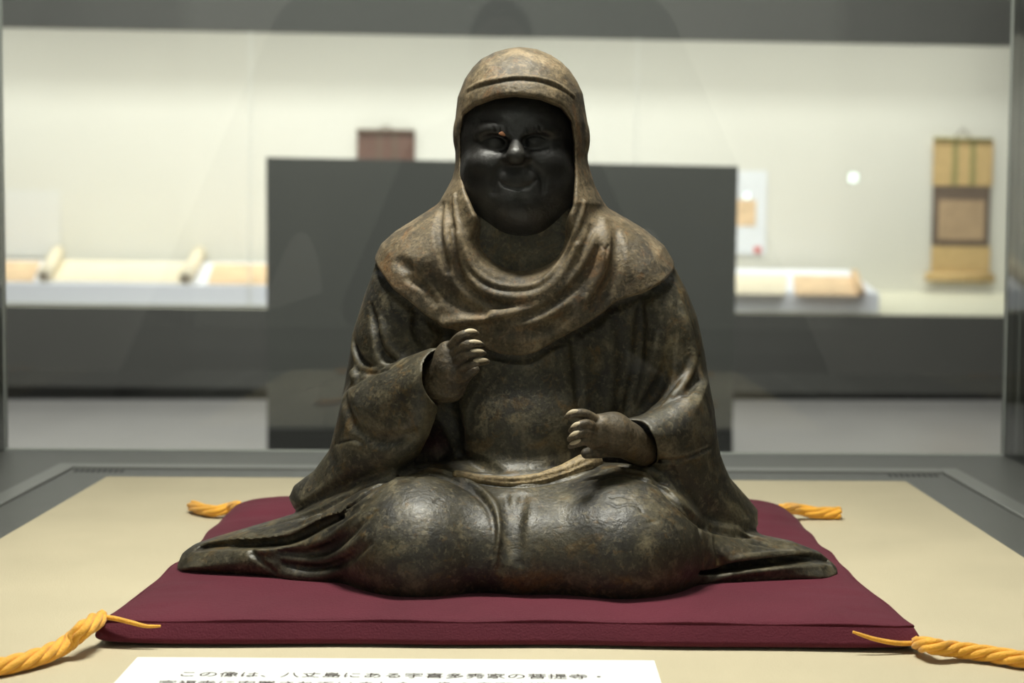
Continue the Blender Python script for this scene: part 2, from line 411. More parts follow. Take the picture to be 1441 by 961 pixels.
for x in (xl, xrr): box('corner_joint', x - .0045, x + .0045, yb - .0055, yb + .0055, 0, TOP, M_edge, case)
box('sill_strip', xl, xrr, yb - .006, yb - .004, 0, .0025, M_edge, case)
box('top_cap', xl - .01, xrr + .01, yf - .01, yb + .01, TOP, TOP + .08, M_deck, case)

# beige board (slightly larger towards the lens than the frame shows)
ml, mr_ = Pz(148, 671, .004), Pz(1274, 676, .004)
print('mat', ml, mr_)
yB = (ml.y + mr_.y) / 2
q = [Vector((ml.x + .004, yB, .004)), Vector((mr_.x, yB, .004)), Vector((mr_.x - .0, yf + .03, .004)), Vector((ml.x - .0, yf + .03, .004))]
bm = bmesh.new(); box_bm(bm, ml.x, mr_.x, yf + .02, yB, -.001, .004, .0015); bmesh.ops.recalc_face_normals(bm, faces=bm.faces)
me = bpy.data.meshes.new('m'); bm.to_mesh(me); bm.free()
board = link('base_board', me, M_mat); tag(board, 'beige cloth-covered board on the grey deck under the cushion', 'board')
MZ = .004

# ------------------------------------------------------------------ caption card with its writing
kc = [Pz(200, 924, MZ + .002), Pz(919, 929, MZ + .002)]
card = thing('caption_card', 'white caption card with printed text lying before the cushion', 'card', (kc[0].x, kc[0].y, MZ))
xL, xR = kc[0].x, kc[1].x
yT = (kc[0].y + kc[1].y) / 2
lb = Pz(163, 961, MZ + .002); 
yBt = yT - .12
box('card_sheet', xL - .003, xR + .001, yBt, yT, MZ, MZ + .002, M_card, card, .0005)
def text_line(s, pa, pb, zc):
    cu = bpy.data.curves.new('caption', 'FONT'); cu.body = s; cu.size = 1.0
    o = bpy.data.objects.new('tmp', cu); C.objects.link(o)
    bpy.context.view_layer.update()
    dg = bpy.context.evaluated_depsgraph_get()
    me = bpy.data.meshes.new_from_object(o.evaluated_get(dg))
    bpy.data.objects.remove(o)
    co = np.array([v.co[:] for v in me.vertices]); mn, mx = co.min(0), co.max(0)
    print('text', s, mn, mx)
    w = (pb.x - pa.x) / (mx[0] - mn[0])
    me.transform(Matrix.Translation((pa.x, pa.y, zc)) @ Matrix.Scale(w, 4) @ Matrix.Translation((-mn[0], 0, 0)))
    me.transform(Matrix.Translation((0, 0, 0)))
    return link('text_line', me, M_ink, card), w
zt_ = MZ + .0022
_, w1 = text_line('この像は、八丈島にある宇喜多秀家の菩提寺・', Pz(253, 951.0, zt_), Pz(846, 954, zt_), zt_)
pa = Pz(228, 957.5, zt_); pb_ = Pz(228, 957.5, zt_); 
ty = Pz(253, 951, zt_).y - 1.62 * w1
text_line('宗福寺に安置されていました。像の表面が黒いのは', Vector((Pz(228, 957, zt_).x - .0012, ty, zt_)), Vector((Pz(860, 957, zt_).x, ty, zt_)), zt_)

# ------------------------------------------------------------------ cushion
CUX0, CUX1 = P(146, 880, 1.088).x, P(1284, 895, 1.088).x
CF, CB = 1.086, 1.560
cx, cy = (CUX0 + CUX1) / 2, (CF + CB) / 2
hx, hy = (CUX1 - CUX0) / 2, (CB - CF) / 2
print('cushion', CUX0, CUX1)
cush = thing('cushion', 'flat maroon floor cushion with yellow corner tassels under the statue', 'cushion', (cx, cy, MZ))
def cushion_xy(s, t):
    # edges bow slightly inwards between pointed corners
    bx = hx * s * (1 - 0.035 * (1 - t * t) * abs(s)) 
    by = hy * t * (1 - 0.030 * (1 - s * s) * abs(t))
    if t > 0: bx *= 1 - 0.05 * t ** 2 * (1 if s > 0 else .6)
    wob = .0010 * math.sin(t * 9 + s * 2) * (1 - t * t) * abs(s) + .0007 * math.sin(t * 21) * (1 - t * t) * abs(s)
    return cx + bx + wob * (1 if s > 0 else -1), cy + by + .0012 * math.sin(s * 11) * (1 - s * s) * abs(t)
NS = 120
V, Fc = [], []
ss = [math.sin(math.pi / 2 * (-1 + 2 * i / NS)) for i in range(NS + 1)]
def wrinkle(s, t, side):
    e = max(abs(s), abs(t)); w = max(0, (e - .72) / .28)
    a = s if abs(t) > abs(s) else t
    return .0011 * w * (math.sin(a * 31 + side) + .6 * math.sin(a * 53 + 2.1 * side)) * (1 - w ** 4)
seam_z = MZ + .0155
for side in (1, -1):
    for j in range(NS + 1):
        for i in range(NS + 1):
            s, t = ss[i], ss[j]; x, y = cushion_xy(s, t)
            e_ = 5 if side < 0 else 9
            prof = ((1 - abs(s) ** e_) ** .52) * ((1 - abs(t) ** e_) ** .52)
            if side == 1:
                hgt = .0050 + .0130 * math.exp(-((t - .85) / .38) ** 2)
                z = seam_z + hgt * prof + wrinkle(s, t, 1) * prof
                z -= .0025 * math.exp(-(s / .75) ** 4 - ((t + .1) / .5) ** 4)
                z += .0006 * math.sin(s * 5 + t * 3) * prof
            else:
                z = max(MZ + .0003, seam_z - .0185 * prof ** .2)
                fo = .010 * math.sin(min(1, prof ** .2 / .7) * math.pi / 2)      # the lower half bellies out
                x = cx + (x - cx) * (1 + fo * .5 / hx); y = cy + (y - cy) * (1 + fo / hy)
            V.append((x, y, z))
n1 = (NS + 1) ** 2
for side in (0, 1):
    o = side * n1
    for j in range(NS):
        for i in range(NS):
            q = (o + j * (NS + 1) + i, o + j * (NS + 1) + i + 1, o + (j + 1) * (NS + 1) + i + 1, o + (j + 1) * (NS + 1) + i)
            Fc.append(q if side == 0 else q[::-1])
me = mesh_pf(V, Fc)
bm = bmesh.new(); bm.from_mesh(me); bmesh.ops.remove_doubles(bm, verts=bm.verts, dist=1e-5); bm.to_mesh(me); bm.free()
link('cushion_cover', me, M_cush, cush, True)
pts = []
for k in range(4):
    for i in range(40):
        a = -1 + 2 * i / 40
        s, t = [(a, -1), (1, a), (-a, 1), (-1, -a)][k]
        x, y = cushion_xy(s, t); pts.append((x, y, seam_z + .0006 * math.sin(a * 17 + k)))
pts.append(pts[0])
link('edge_seam', tube_mesh(pts, .0009, 8), M_cush, cush, True)

def tassel(path, r, nstr, loop=None, spread=1.0, twist=14):
    """path: centre line; strands twist around it"""
    sp = smooth_path(path, 10)
    root = bpy.data.objects.new('tassel', None); C.objects.link(root)
    root.parent = cush; root.location = Vector(path[0]) - cush.location; root.empty_display_size = .01
    n = len(sp)
    for k in range(nstr):
        pts = []
        nrm = None
        for i, p in enumerate(sp):
            t = (sp[min(i + 1, n - 1)] - sp[max(i - 1, 0)]).normalized()
            a = t.cross(Vector((0, 0, 1))).normalized(); b = a.cross(t)
            ang = 2 * math.pi * k / nstr + twist * i / n
            rr = r * (1 + (spread - 1) * i / n) * min(1, .35 + i / 6)
            q = p + a * math.cos(ang) * rr + b * math.sin(ang) * rr * .8
            q.z = max(q.z, MZ + r * .55)
            pts.append(q)
        link('strand', tube_mesh(pts, [r * .62 * min(1, .6 + i / 8) for i in range(n)], 8), M_yel, root, True)
    k0 = sp[0]
    link('knot', tube_mesh([k0 - Vector((0.003, 0, 0)), k0, k0 + Vector((.003, 0, 0))], [r * .8, r * 1.25, r * .8], 10), M_yel, root, True)
    if loop:
        link('loose_thread', tube_mesh(smooth_path(loop, 8), [.0017 - .0009 * (i / (len(loop) * 8 - 8)) ** 3 for i in range(len(loop) * 8 - 7)], 8), M_yel, root, True)
# front left: hangs from the corner and sweeps left over the board
zs = seam_z
def Q(px, py, z): return Pz(px, py, z)
tassel([P(143, 868, 1.083), Pz(118, 885, .022), Pz(95, 905, .014), Pz(60, 922, .011), Pz(15, 935, .010), Pz(-40, 944, .010), Pz(-110, 950, .010)], .0040, 5,
       [P(143, 868, 1.083), P(160, 870, 1.080), P(185, 876, 1.078), P(205, 881, 1.077), P(226, 881, 1.077)], 1.1)
tassel([P(1290, 905, 1.078), Pz(1310, 909, .014), Pz(1345, 914, .011), Pz(1390, 920, .010), Pz(1440, 928, .010), Pz(1510, 936, .010), Pz(1560, 938, .010)], .0038, 5,
       [P(1290, 905, 1.078), P(1262, 905, 1.076), P(1230, 899, 1.074), P(1200, 889, 1.074)], 1.1)
tassel([Vector((*cushion_xy(-.995, .995), seam_z)), Pz(325, 714, .014), Pz(305, 719, .011), Pz(285, 717, .010), Pz(272, 712, .010)], .0036, 6, None, 1.3, 4)
tassel([Vector((*cushion_xy(.995, .995), seam_z)), Pz(1120, 716, .015), Pz(1145, 721, .011), Pz(1165, 722, .010), Pz(1182, 722, .010)], .0038, 6, None, 1.3, 4)

# ------------------------------------------------------------------ implicit sculpting
class Grid:
    def __init__(s, lo, hi, h):
        s.lo = np.array(lo, np.float32); s.h = h
        s.n = np.ceil((np.array(hi) - s.lo) / h).astype(int) + 1
        s.F = np.full(tuple(s.n), 0.05, np.float32)
    def sl(s, lo, hi):
        a = np.maximum(np.floor((np.array(lo) - s.lo) / s.h).astype(int), 0)
        b = np.minimum(np.ceil((np.array(hi) - s.lo) / s.h).astype(int) + 1, s.n)
        if (b <= a).any(): return None
        ax = [(s.lo[i] + np.arange(a[i], b[i], dtype=np.float32) * s.h) for i in range(3)]
        return (slice(a[0], b[0]), slice(a[1], b[1]), slice(a[2], b[2])), ax[0][:, None, None], ax[1][None, :, None], ax[2][None, None, :]
    def op(s, lo, hi, fn, mode='+', k=0.004):
        mg = k + 4 * s.h
        r = s.sl(np.array(lo) - mg, np.array(hi) + mg)
        if r is None: return
        S, X, Y, Z = r
        d = fn(X, Y, Z); A = s.F[S]
        if mode == '+':
            hh = np.maximum(k - np.abs(A - d), 0) / k
            s.F[S] = np.minimum(A, d) - hh * hh * k * .25
        elif mode == '-':
            d = -d; hh = np.maximum(k - np.abs(A - d), 0) / k
            s.F[S] = np.maximum(A, d) + hh * hh * k * .25
        elif mode == '&':
            hh = np.maximum(k - np.abs(A - d), 0) / k
            s.F[S] = np.maximum(A, d) + hh * hh * k * .25
    def ell(s, c, r, mode='+', k=0.006, rot=None):
        c = np.array(c, np.float32); r = np.array(r, np.float32)
        R = np.array(rot, np.float32) if rot is not None else None
        def fn(X, Y, Z):
            x, y, z = X - c[0], Y - c[1], Z - c[2]
            if R is not None:
                x, y, z = (R[0, 0] * x + R[0, 1] * y + R[0, 2] * z, R[1, 0] * x + R[1, 1] * y + R[1, 2] * z, R[2, 0] * x + R[2, 1] * y + R[2, 2] * z)
            k0 = np.sqrt((x / r[0]) ** 2 + (y / r[1]) ** 2 + (z / r[2]) ** 2)
            k1 = np.sqrt((x / r[0] ** 2) ** 2 + (y / r[1] ** 2) ** 2 + (z / r[2] ** 2) ** 2) + 1e-9
            return k0 * (k0 - 1) / k1
        m = max(r) if rot is not None else r
        s.op(c - m, c + m, fn, mode, k)
    def chain(s, pts, rad, mode='+', k=0.004):
        pts = [np.array(p, np.float32) for p in pts]
        if not hasattr(rad, '__len__'): rad = [rad] * len(pts)
        A = np.array(pts); rm = max(rad)
        lo, hi = A.min(0) - rm, A.max(0) + rm
        mg = k + 4 * s.h
        r = s.sl(lo - mg, hi + mg)
        if r is None: return
        S, X, Y, Z = r
        D = np.full(s.F[S].shape, 0.05, np.float32)
        base = [q.start for q in S]
        for i in range(len(pts) - 1):
            a, b = pts[i], pts[i + 1]; ra, rb = rad[i], rad[i + 1]
            l2, h2 = np.minimum(a, b) - max(ra, rb) - mg, np.maximum(a, b) + max(ra, rb) + mg
            q = s.sl(l2, h2)
            if q is None: continue
            S2, x, y, z = q
            T = tuple(slice(max(S2[j].start - base[j], 0), S2[j].stop - base[j]) for j in range(3))
            ba = b - a; L = float(ba @ ba) + 1e-12
            t = np.clip(((x - a[0]) * ba[0] + (y - a[1]) * ba[1] + (z - a[2]) * ba[2]) / L, 0, 1)
            d = np.sqrt((x - a[0] - t * ba[0]) ** 2 + (y - a[1] - t * ba[1]) ** 2 + (z - a[2] - t * ba[2]) ** 2) - (ra + (rb - ra) * t)
            D[T] = np.minimum(D[T], d)
        s.op(lo, hi, lambda X, Y, Z: D, mode, k) if D.shape == s.F[s.sl(lo - mg, hi + mg)[0]].shape else None
    def poly2d(s, pts, X, Z):
        """signed distance in the xz plane to a polygon of world points"""
        px = np.array([p[0] for p in pts], np.float32); pz = np.array([p[2] for p in pts], np.float32)
        x = X[:, 0, 0][:, None]; z = Z[0, 0, :][None, :]
        d = np.full((x.shape[0], z.shape[1]), 1e9, np.float32); sg = np.ones_like(d)
        n = len(px)
        for i in range(n):
            j = (i - 1) % n
            ex, ez = px[j] - px[i], pz[j] - pz[i]
            wx, wz = x - px[i], z - pz[i]
            t = np.clip((wx * ex + wz * ez) / (ex * ex + ez * ez + 1e-12), 0, 1)
            d = np.minimum(d, (wx - ex * t) ** 2 + (wz - ez * t) ** 2)
            c1 = z >= pz[i]; c2 = z < pz[j]; c3 = ex * wz > ez * wx
            fl = (c1 & c2 & c3) | (~c1 & ~c2 & ~c3)
            sg = np.where(fl, -sg, sg)
        return (sg * np.sqrt(d))[:, None, :]
    def inflate(s, poly, y0, h, R, mode='+', k=0.006):
        """poly in pixels; y0 a depth or (pxA, yA, pxB, yB); puffed to half depth h over rim R"""
        if isinstance(y0, tuple):
            pa, ya, pb, yb_ = y0
            f = lambda px: ya + (yb_ - ya) * (px - pa) / (pb - pa)
            xa, xb = P(pa, 600, ya).x, P(pb, 600, yb_).x
            Yf = lambda X: ya + (yb_ - ya) * np.clip((X - xa) / (xb - xa), -.3, 1.3)
        else:
            f = lambda px: y0
            Yf = lambda X: y0
        pts = [P(a, b, f(a)) for a, b in poly]
        A = np.array([p[:] for p in pts]); 
        ys = [f(a) for a, b in poly]
        lo = np.array([A[:, 0].min(), min(ys) - h, A[:, 2].min()]); hi = np.array([A[:, 0].max(), max(ys) + h, A[:, 2].max()])
        def fn(X, Y, Z):
            d = s.poly2d(pts, X, Z)
            a = np.maximum(d + R, 0) / R; b = (Y - Yf(X)) / h
            return (np.sqrt(a * a + b * b) - 1) * min(R, h)
        s.op(lo, hi, fn, mode, k)
    def hit(s, px, py, t0=0.9, t1=1.6):
        d = np.array(ray(px, py)[:]); d = d / d[1]
        ys = np.arange(max(s.lo[1], t0), min(s.lo[1] + s.h * (s.n[1] - 1), t1), s.h * .5)
        p = np.array(CAM[:])[None] + d[None] * ys[:, None]
        g = (p - s.lo) / s.h
        i = np.floor(g).astype(int)
        ok = ((i >= 0) & (i < s.n - 1)).all(1)
        v = np.full(len(ys), 1.0)
        ii = i[ok]; fr = g[ok] - ii
        acc = 0
        for dx in (0, 1):
            for dy in (0, 1):
                for dz_ in (0, 1):
                    w = (fr[:, 0] if dx else 1 - fr[:, 0]) * (fr[:, 1] if dy else 1 - fr[:, 1]) * (fr[:, 2] if dz_ else 1 - fr[:, 2])
                    acc = acc + w * s.F[ii[:, 0] + dx, ii[:, 1] + dy, ii[:, 2] + dz_]
        v[ok] = acc
        k = np.argmax(v < 0)
        if v[k] >= 0: return None
        if k > 0:
            t = v[k - 1] / (v[k - 1] - v[k] + 1e-9); return p[k - 1] + (p[k] - p[k - 1]) * t
        return p[k]
    def stroke(s, pix, r, mode='-', k=0.002, off=0.0, taper=True, n=5):
        """carve ('-') or raise ('+') a fold along a path drawn on the surface as the lens sees it"""
        pth = smooth_path([(a, b, 0) for a, b in pix], n)
        out = []
        for q in pth:
            p = s.hit(q.x, q.y)
            if p is not None: out.append(p)
        if len(out) < 2: print('stroke missed', pix[0]); return
        # drop depth jumps
        A = np.array(out); med = A[:, 1].copy()
        for i in range(1, len(A) - 1): med[i] = sorted(A[i - 1:i + 2, 1])[1]
        A[:, 1] = med
        for _ in range(2): A[1:-1] = (A[:-2] + 2 * A[1:-1] + A[2:]) / 4
        A[:, 1] += off
        m = len(A)
        if hasattr(r, '__len__'): rr = np.interp(np.linspace(0, 1, m), np.linspace(0, 1, len(r)), r)
        else:
            rr = np.full(m, r, float)
            if taper:
                t = np.linspace(0, 1, m); rr *= np.clip(np.minimum(t, 1 - t) / .22, .25, 1)
        s.chain(list(A), list(rr), mode, k)
    def mesh(s, smooth=0):
        Fv = s.F; n = Fv.shape
        sg = Fv < 0
        cells = np.zeros(tuple(q - 1 for q in n), np.uint8)
        offs = [(dx, dy, dz_) for dx in (0, 1) for dy in (0, 1) for dz_ in (0, 1)]
        for o in offs: cells += sg[o[0]:n[0] - 1 + o[0], o[1]:n[1] - 1 + o[1], o[2]:n[2] - 1 + o[2]]
        act = np.argwhere((cells > 0) & (cells < 8))
        idx = np.full(cells.shape, -1, np.int32); idx[act[:, 0], act[:, 1], act[:, 2]] = np.arange(len(act))
        cv = {o: Fv[act[:, 0] + o[0], act[:, 1] + o[1], act[:, 2] + o[2]] for o in offs}
        acc = np.zeros((len(act), 3)); cnt = np.zeros(len(act))
        for a in offs:
            for ax in range(3):
                if a[ax]: continue
                b = list(a); b[ax] = 1; b = tuple(b)
                va, vb = cv[a], cv[b]; m = (va < 0) != (vb < 0)
                t = np.where(m, va / np.where(m, va - vb, 1), 0)
                for c in range(3):
                    acc[:, c] += np.where(m, a[c] + (t if c == ax else 0), 0)
                cnt += m
        V = (act + acc / cnt[:, None]) * s.h + s.lo
        quads = []
        for ax in range(3):
            sa = [slice(None)] * 3; sb = [slice(None)] * 3
            sa[ax] = slice(0, -1); sb[ax] = slice(1, None)
            a, b = sg[tuple(sa)], sg[tuple(sb)]
            e = np.argwhere(a != b)
            o1, o2 = (ax + 1) % 3, (ax + 2) % 3
            ok = (e[:, o1] > 0) & (e[:, o2] > 0) & (e[:, o1] < n[o1] - 1) & (e[:, o2] < n[o2] - 1)
            e = e[ok]; inside = a[e[:, 0], e[:, 1], e[:, 2]]
            def cell(d1, d2):
                q = e.copy(); q[:, o1] -= d1; q[:, o2] -= d2; return idx[q[:, 0], q[:, 1], q[:, 2]]
            q = np.stack([cell(1, 1), cell(0, 1), cell(0, 0), cell(1, 0)], 1)
            q[~inside] = q[~inside][:, ::-1]
            quads.append(q)
        Q_ = np.concatenate(quads)
        if smooth:
            E = np.concatenate([Q_[:, [0, 1]], Q_[:, [1, 2]], Q_[:, [2, 3]], Q_[:, [3, 0]]])
            for _ in range(smooth):
                A = np.zeros_like(V); c = np.zeros(len(V))
                for col in range(3):
                    A[:, col] = np.bincount(E[:, 0], V[E[:, 1], col], len(V)) + np.bincount(E[:, 1], V[E[:, 0], col], len(V))
                c = np.bincount(E[:, 0], None, len(V)) + np.bincount(E[:, 1], None, len(V))
                V = V * .5 + .5 * A / c[:, None]
        me = bpy.data.meshes.new('m')
        me.vertices.add(len(V)); me.vertices.foreach_set('co', V.astype(np.float32).ravel())
        me.loops.add(len(Q_) * 4); me.loops.foreach_set('vertex_index', Q_.astype(np.int32).ravel())
        me.polygons.add(len(Q_)); me.polygons.foreach_set('loop_start', np.arange(0, len(Q_) * 4, 4, dtype=np.int32))
        me.update(calc_edges=True); me.validate()
        return me
def px_m(y): return y / F          # metres per pixel at depth y

#STATUE_BEGIN
import time
T0 = time.time()
Z0 = .0220
statue = thing('statue', 'carved wooden statue of a hooded monk sitting cross-legged on the maroon cushion', 'statue', (0, 1.27, Z0 - .001))

# the chest and shoulders that robe and cape share
UPPER = [(668, 225), (645, 252), (621, 284), (589, 305), (557, 326), (539, 343), (530, 366), (516, 410), (503, 460), (494, 520), (500, 620), (980, 620), (994, 540),
         (988, 490), (978, 445), (964, 405), (947, 372), (933, 345), (906, 323), (876, 305), (846, 289), (826, 252), (800, 225)]
# ---- robe
g = Grid((-.29, 1.09, .018), (.27, 1.43, .29), .0012)
up2 = [(a, b + (14 if b < 350 else 0)) for a, b in UPPER]
g.inflate(up2, 1.295, .051, .04)
g.ell(P(735, 650, 1.315), (.105, .055, .050), '+', .015)
g.ell(P(737, 590, 1.285), (.066, .066, .062), '+', .02)                       # belly
g.ell(P(737, 480, 1.290), (.062, .060, .05), '+', .02)
# lower body: back mass and lap
g.ell(P(735, 752, 1.315), (.150, .085, .046), '+', .015)
g.chain([P(600, 720, 1.235), P(735, 735, 1.225), P(870, 722, 1.235)], [.036, .040, .036], '+', .02)
# thighs and knees
g.ell(P(592, 766, 1.206), (.0580, .072, .0515), '+', .012)
g.ell(P(868, 766, 1.206), (.0625, .072, .0520), '+', .012)
g.ell(P(735, 770, 1.198), (.050, .054, .041), '+', .020)
g.chain([P(460, 800, 1.228), P(560, 795, 1.200)], [.014, .026], '+', .014)
# wings of the robe spread on the cushion
WL = [(252, 792), (258, 777), (272, 767), (301, 757), (342, 745), (383, 733), (420, 722), (482, 690), (512, 678), (560, 667), (620, 700), (600, 850),
      (520, 844), (471, 838), (430, 828), (395, 816), (351, 811), (307, 808), (264, 804)]
g.inflate(WL, (260, 1.262, 560, 1.222), .040, .018, '+', .010)
WR = [(905, 664), (957, 700), (985, 726), (1056, 752), (1086, 757), (1116, 763), (1155, 778), (1174, 794), (1181, 806), (1172, 816), (1138, 823), (1065, 826), (1013, 830),
      (975, 838), (900, 850), (860, 700)]
g.inflate(WR, (900, 1.222, 1180, 1.262), .040, .018, '+', .010)
# left sleeve (upper arm, hanging sleeve)
UA = [(575, 352), (541, 374), (519, 412), (500, 460), (491, 510), (482, 560), (474, 600), (470, 640), (520, 660), (600, 600), (640, 500), (650, 400)]
g.inflate(UA, 1.283, .046, .03, '+', .006)
SL = [(492, 545), (510, 533), (536, 518), (573, 502), (600, 492), (616, 489), (619, 520), (618, 560), (612, 590), (604, 612), (590, 640), (566, 662), (520, 678), (480, 698), (446, 715), (430, 720),
      (414, 713), (407, 699), (414, 683), (442, 662), (464, 632), (474, 596), (482, 560)]
g.inflate(SL, (420, 1.272, 612, 1.212), .030, .022, '+', .007)
# right sleeve
UR = [(905, 362), (938, 382), (961, 410), (978, 445), (990, 500), (999, 560), (1004, 612), (1000, 650), (940, 640), (885, 600), (868, 500), (876, 400)]
g.inflate(UR, 1.283, .046, .03, '+', .006)
SR = [(872, 592), (900, 585), (932, 570), (962, 548), (992, 540), (1001, 577), (1005, 615), (1012, 640), (1027, 672), (1052, 700), (1066, 717), (1065, 735), (1050, 745), (1028, 746),
      (992, 734), (965, 712), (940, 685), (922, 660), (903, 632), (888, 606)]
g.inflate(SR, (880, 1.205, 1060, 1.278), .030, .022, '+', .014)

# --- folds and hollows
S_ = g.stroke
def slot(pix, r, depth, k=.0010, n=5):
    A = [g.hit(q.x, q.y) for q in smooth_path([(a, b, 0) for a, b in pix], n)]
    A = np.array([a for a in A if a is not None])
    for _ in range(4): A[1:-1, 1] = (A[:-2, 1] + A[1:-1, 1] + A[2:, 1]) / 3
    rr = np.interp(np.linspace(0, 1, len(A)), np.linspace(0, 1, len(r)), r)
    for d in np.arange(-.002, depth, .0025): g.chain(list(A + np.array([0, d, d * -.03])), list(rr), '-', k)
g.chain([P(636, 528, 1.198), P(606, 536, 1.222)], [.0215, .0165], '-', .002)          # open mouths of the sleeves
g.chain([P(868, 616, 1.180), P(905, 628, 1.212)], [.0185, .0140], '-', .002)
S_([(528, 374), (541, 394), (557, 413), (579, 429), (602, 449), (628, 465), (655, 474), (688, 496), (706, 502), (734, 504), (753, 500), (787, 480), (820, 463), (846, 446), (863, 430), (903, 418), (926, 406), (946, 388)], .0042, '-', .004, -.001, False)
# torso / arm separation
S_([(901, 415), (900, 463), (896, 516), (888, 560), (880, 584)], .0046, '-', .003)
S_([(944, 486), (936, 525), (918, 556), (901, 578)], [.001, .0050, .0064, .0030], '-', .003)
S_([(976, 490), (972, 522), (958, 548), (934, 570)], .0034, '+', .003, .0000)
S_([(985, 500), (981, 530), (965, 556)], .0022, '-', .004)
S_([(925, 470), (915, 520), (900, 562)], .0026, '+', .005, .001)
S_([(958, 430), (968, 470), (980, 510)], .003, '+', .006, .001)
S_([(852, 440), (862, 500), (858, 560), (850, 600)], .0022, '+', .006, .0005)
S_([(805, 462), (812, 520), (815, 590)], .0020, '-', .005)
# left upper arm folds
S_([(498, 480), (502, 503), (520, 520), (545, 520)], .0042, '-', .003)
S_([(497, 470), (500, 500), (515, 520), (540, 521)], .0026, '+', .003, -.0005)
S_([(522, 430), (530, 465), (541, 498), (560, 508)], .0036, '-', .003, n=6)
S_([(535, 450), (545, 485), (560, 503)], .0024, '+', .004)
S_([(588, 440), (590, 470), (605, 488)], .004, '-', .005)
S_([(628, 470), (624, 500), (628, 560), (640, 610), (645, 640)], .007, '-', .006)
S_([(499, 526), (500, 532)], .0042, '+', .003, taper=False)
S_([(488, 548), (515, 530), (560, 506), (600, 490)], .0016, '-', .002, -.001)
# cuff left
S_([(606, 492), (607, 520), (611, 550), (613, 580)], .0028, '+', .003, .0004)
# sleeve shaping
S_([(484, 560), (500, 600), (540, 620), (580, 612)], .0025, '-', .008)
S_([(470, 625), (495, 617), (512, 626)], .0014, '-', .002)
# right cuff: the opening and its rim
S_([(878, 592), (890, 602), (903, 626), (920, 647)], .0024, '+', .003, .0002)
S_([(922, 648), (950, 648), (975, 641), (999, 630)], .0016, '-', .0015, taper=False)
S_([(944, 651), (950, 668), (958, 680)], .0010, '-', .0015)
S_([(985, 606), (995, 620), (1001, 630)], .0009, '-', .0012)
# dark gap under the hanging sleeves
S_([(428, 726), (470, 707), (511, 685), (560, 669), (598, 656)], .0042, '-', .003, .001, False)
S_([(1054, 752), (1028, 751), (992, 740), (962, 719), (938, 693), (920, 668)], .0042, '-', .003, .001, False)
# belly, sash
S_([(650, 640), (700, 667), (760, 668), (815, 650)], .0050, '-', .006)
S_([(638, 664), (690, 674), (740, 674), (790, 667), (828, 655)], .0040, '+', .004, .0005)
S_([(655, 676), (700, 684), (750, 684), (800, 674), (830, 664)], .0014, '-', .002)
S_([(648, 669), (700, 678), (750, 678), (800, 668)], .0009, '-', .0015)
# thigh hems
S_([(570, 667), (605, 660), (643, 672), (677, 690), (698, 716), (704, 747), (700, 780), (690, 805)], .0026, '+', .0025, .0004)
S_([(580, 673), (605, 667), (643, 680), (670, 696), (689, 718), (695, 747), (692, 780)], .0018, '-', .0025, -.0004)
S_([(600, 659), (640, 668), (665, 680)], .0013, '-', .0012, -.001)
S_([(712, 700), (716, 730), (714, 765), (704, 800)], .0036, '-', .006)
S_([(735, 700), (728, 740), (730, 790)], .0030, '-', .008)
S_([(840, 668), (867, 660), (905, 668), (940, 690)], .0020, '+', .003)
S_([(850, 674), (880, 668), (918, 680), (955, 706), (980, 736), (990, 770), (988, 805)], .0022, '-', .0025)
S_([(870, 655), (905, 660), (935, 676), (950, 690)], .0020, '+', .003)
S_([(868, 661), (905, 667), (935, 682)], .0012, '-', .002)
S_([(995, 745), (1004, 775), (1000, 800)], .0016, '+', .003)
# left wing: opening, lips, layered folds
slot([(276, 774), (307, 768), (355, 767), (401, 762), (430, 751), (459, 736), (482, 727)], [.0012, .0026, .0030, .0034, .0038, .0034, .0020], .012)
slot([(480, 728), (500, 708), (528, 686), (560, 671)], [.0016, .0022, .0014, .0008], .004)
S_([(262, 786), (280, 771), (307, 762), (360, 760), (401, 753), (425, 742), (450, 727)], .0014, '+', .002)
S_([(354, 774), (362, 785), (380, 800), (398, 815)], .0018, '-', .0010, 0, False)
S_([(356, 780), (400, 782), (440, 780), (470, 768), (500, 745), (525, 720)], .0030, '-', .004)
S_([(400, 792), (450, 797), (490, 786), (520, 765)], .0026, '-', .004)
S_([(365, 776), (420, 787), (455, 789), (485, 777), (512, 752)], .0022, '+', .004)
S_([(390, 808), (440, 812), (480, 804)], .0020, '+', .005)
S_([(430, 768), (462, 757), (486, 740), (505, 722)], .0020, '+', .003)
S_([(365, 742), (400, 733), (440, 722)], .0014, '-', .002)
S_([(375, 750), (410, 742), (450, 724), (480, 702)], .0014, '-', .003)
S_([(475, 727), (500, 714), (530, 690)], .0016, '+', .002)
# right wing
slot([(985, 807), (1010, 804), (1035, 798), (1058, 795), (1108, 790), (1150, 787), (1168, 793)], [.0014, .0022, .0034, .0034, .0032, .0028, .0012], .014)
S_([(990, 820), (1030, 809), (1073, 804), (1116, 799), (1158, 798)], .0013, '+', .002)
S_([(1030, 788), (1060, 782), (1110, 778), (1150, 782)], .0014, '+', .003)
S_([(1035, 757), (1070, 766), (1110, 771)], .0014, '-', .003)
S_([(1005, 760), (1012, 785), (1020, 795)], .0016, '-', .004)
S_([(1040, 748), (1075, 760), (1120, 766)], .0014, '+', .003)
# flaked paint scars on the knees
for pts_ in ([(860, 700), (874, 698), (888, 702)], [(868, 714), (880, 710), (898, 712), (903, 720)], [(612, 706), (618, 702), (624, 704)], 
             [(855, 706), (866, 712)], [(912, 735), (925, 732)]):
    S_(pts_, .0009, '-', .0007, taper=False)
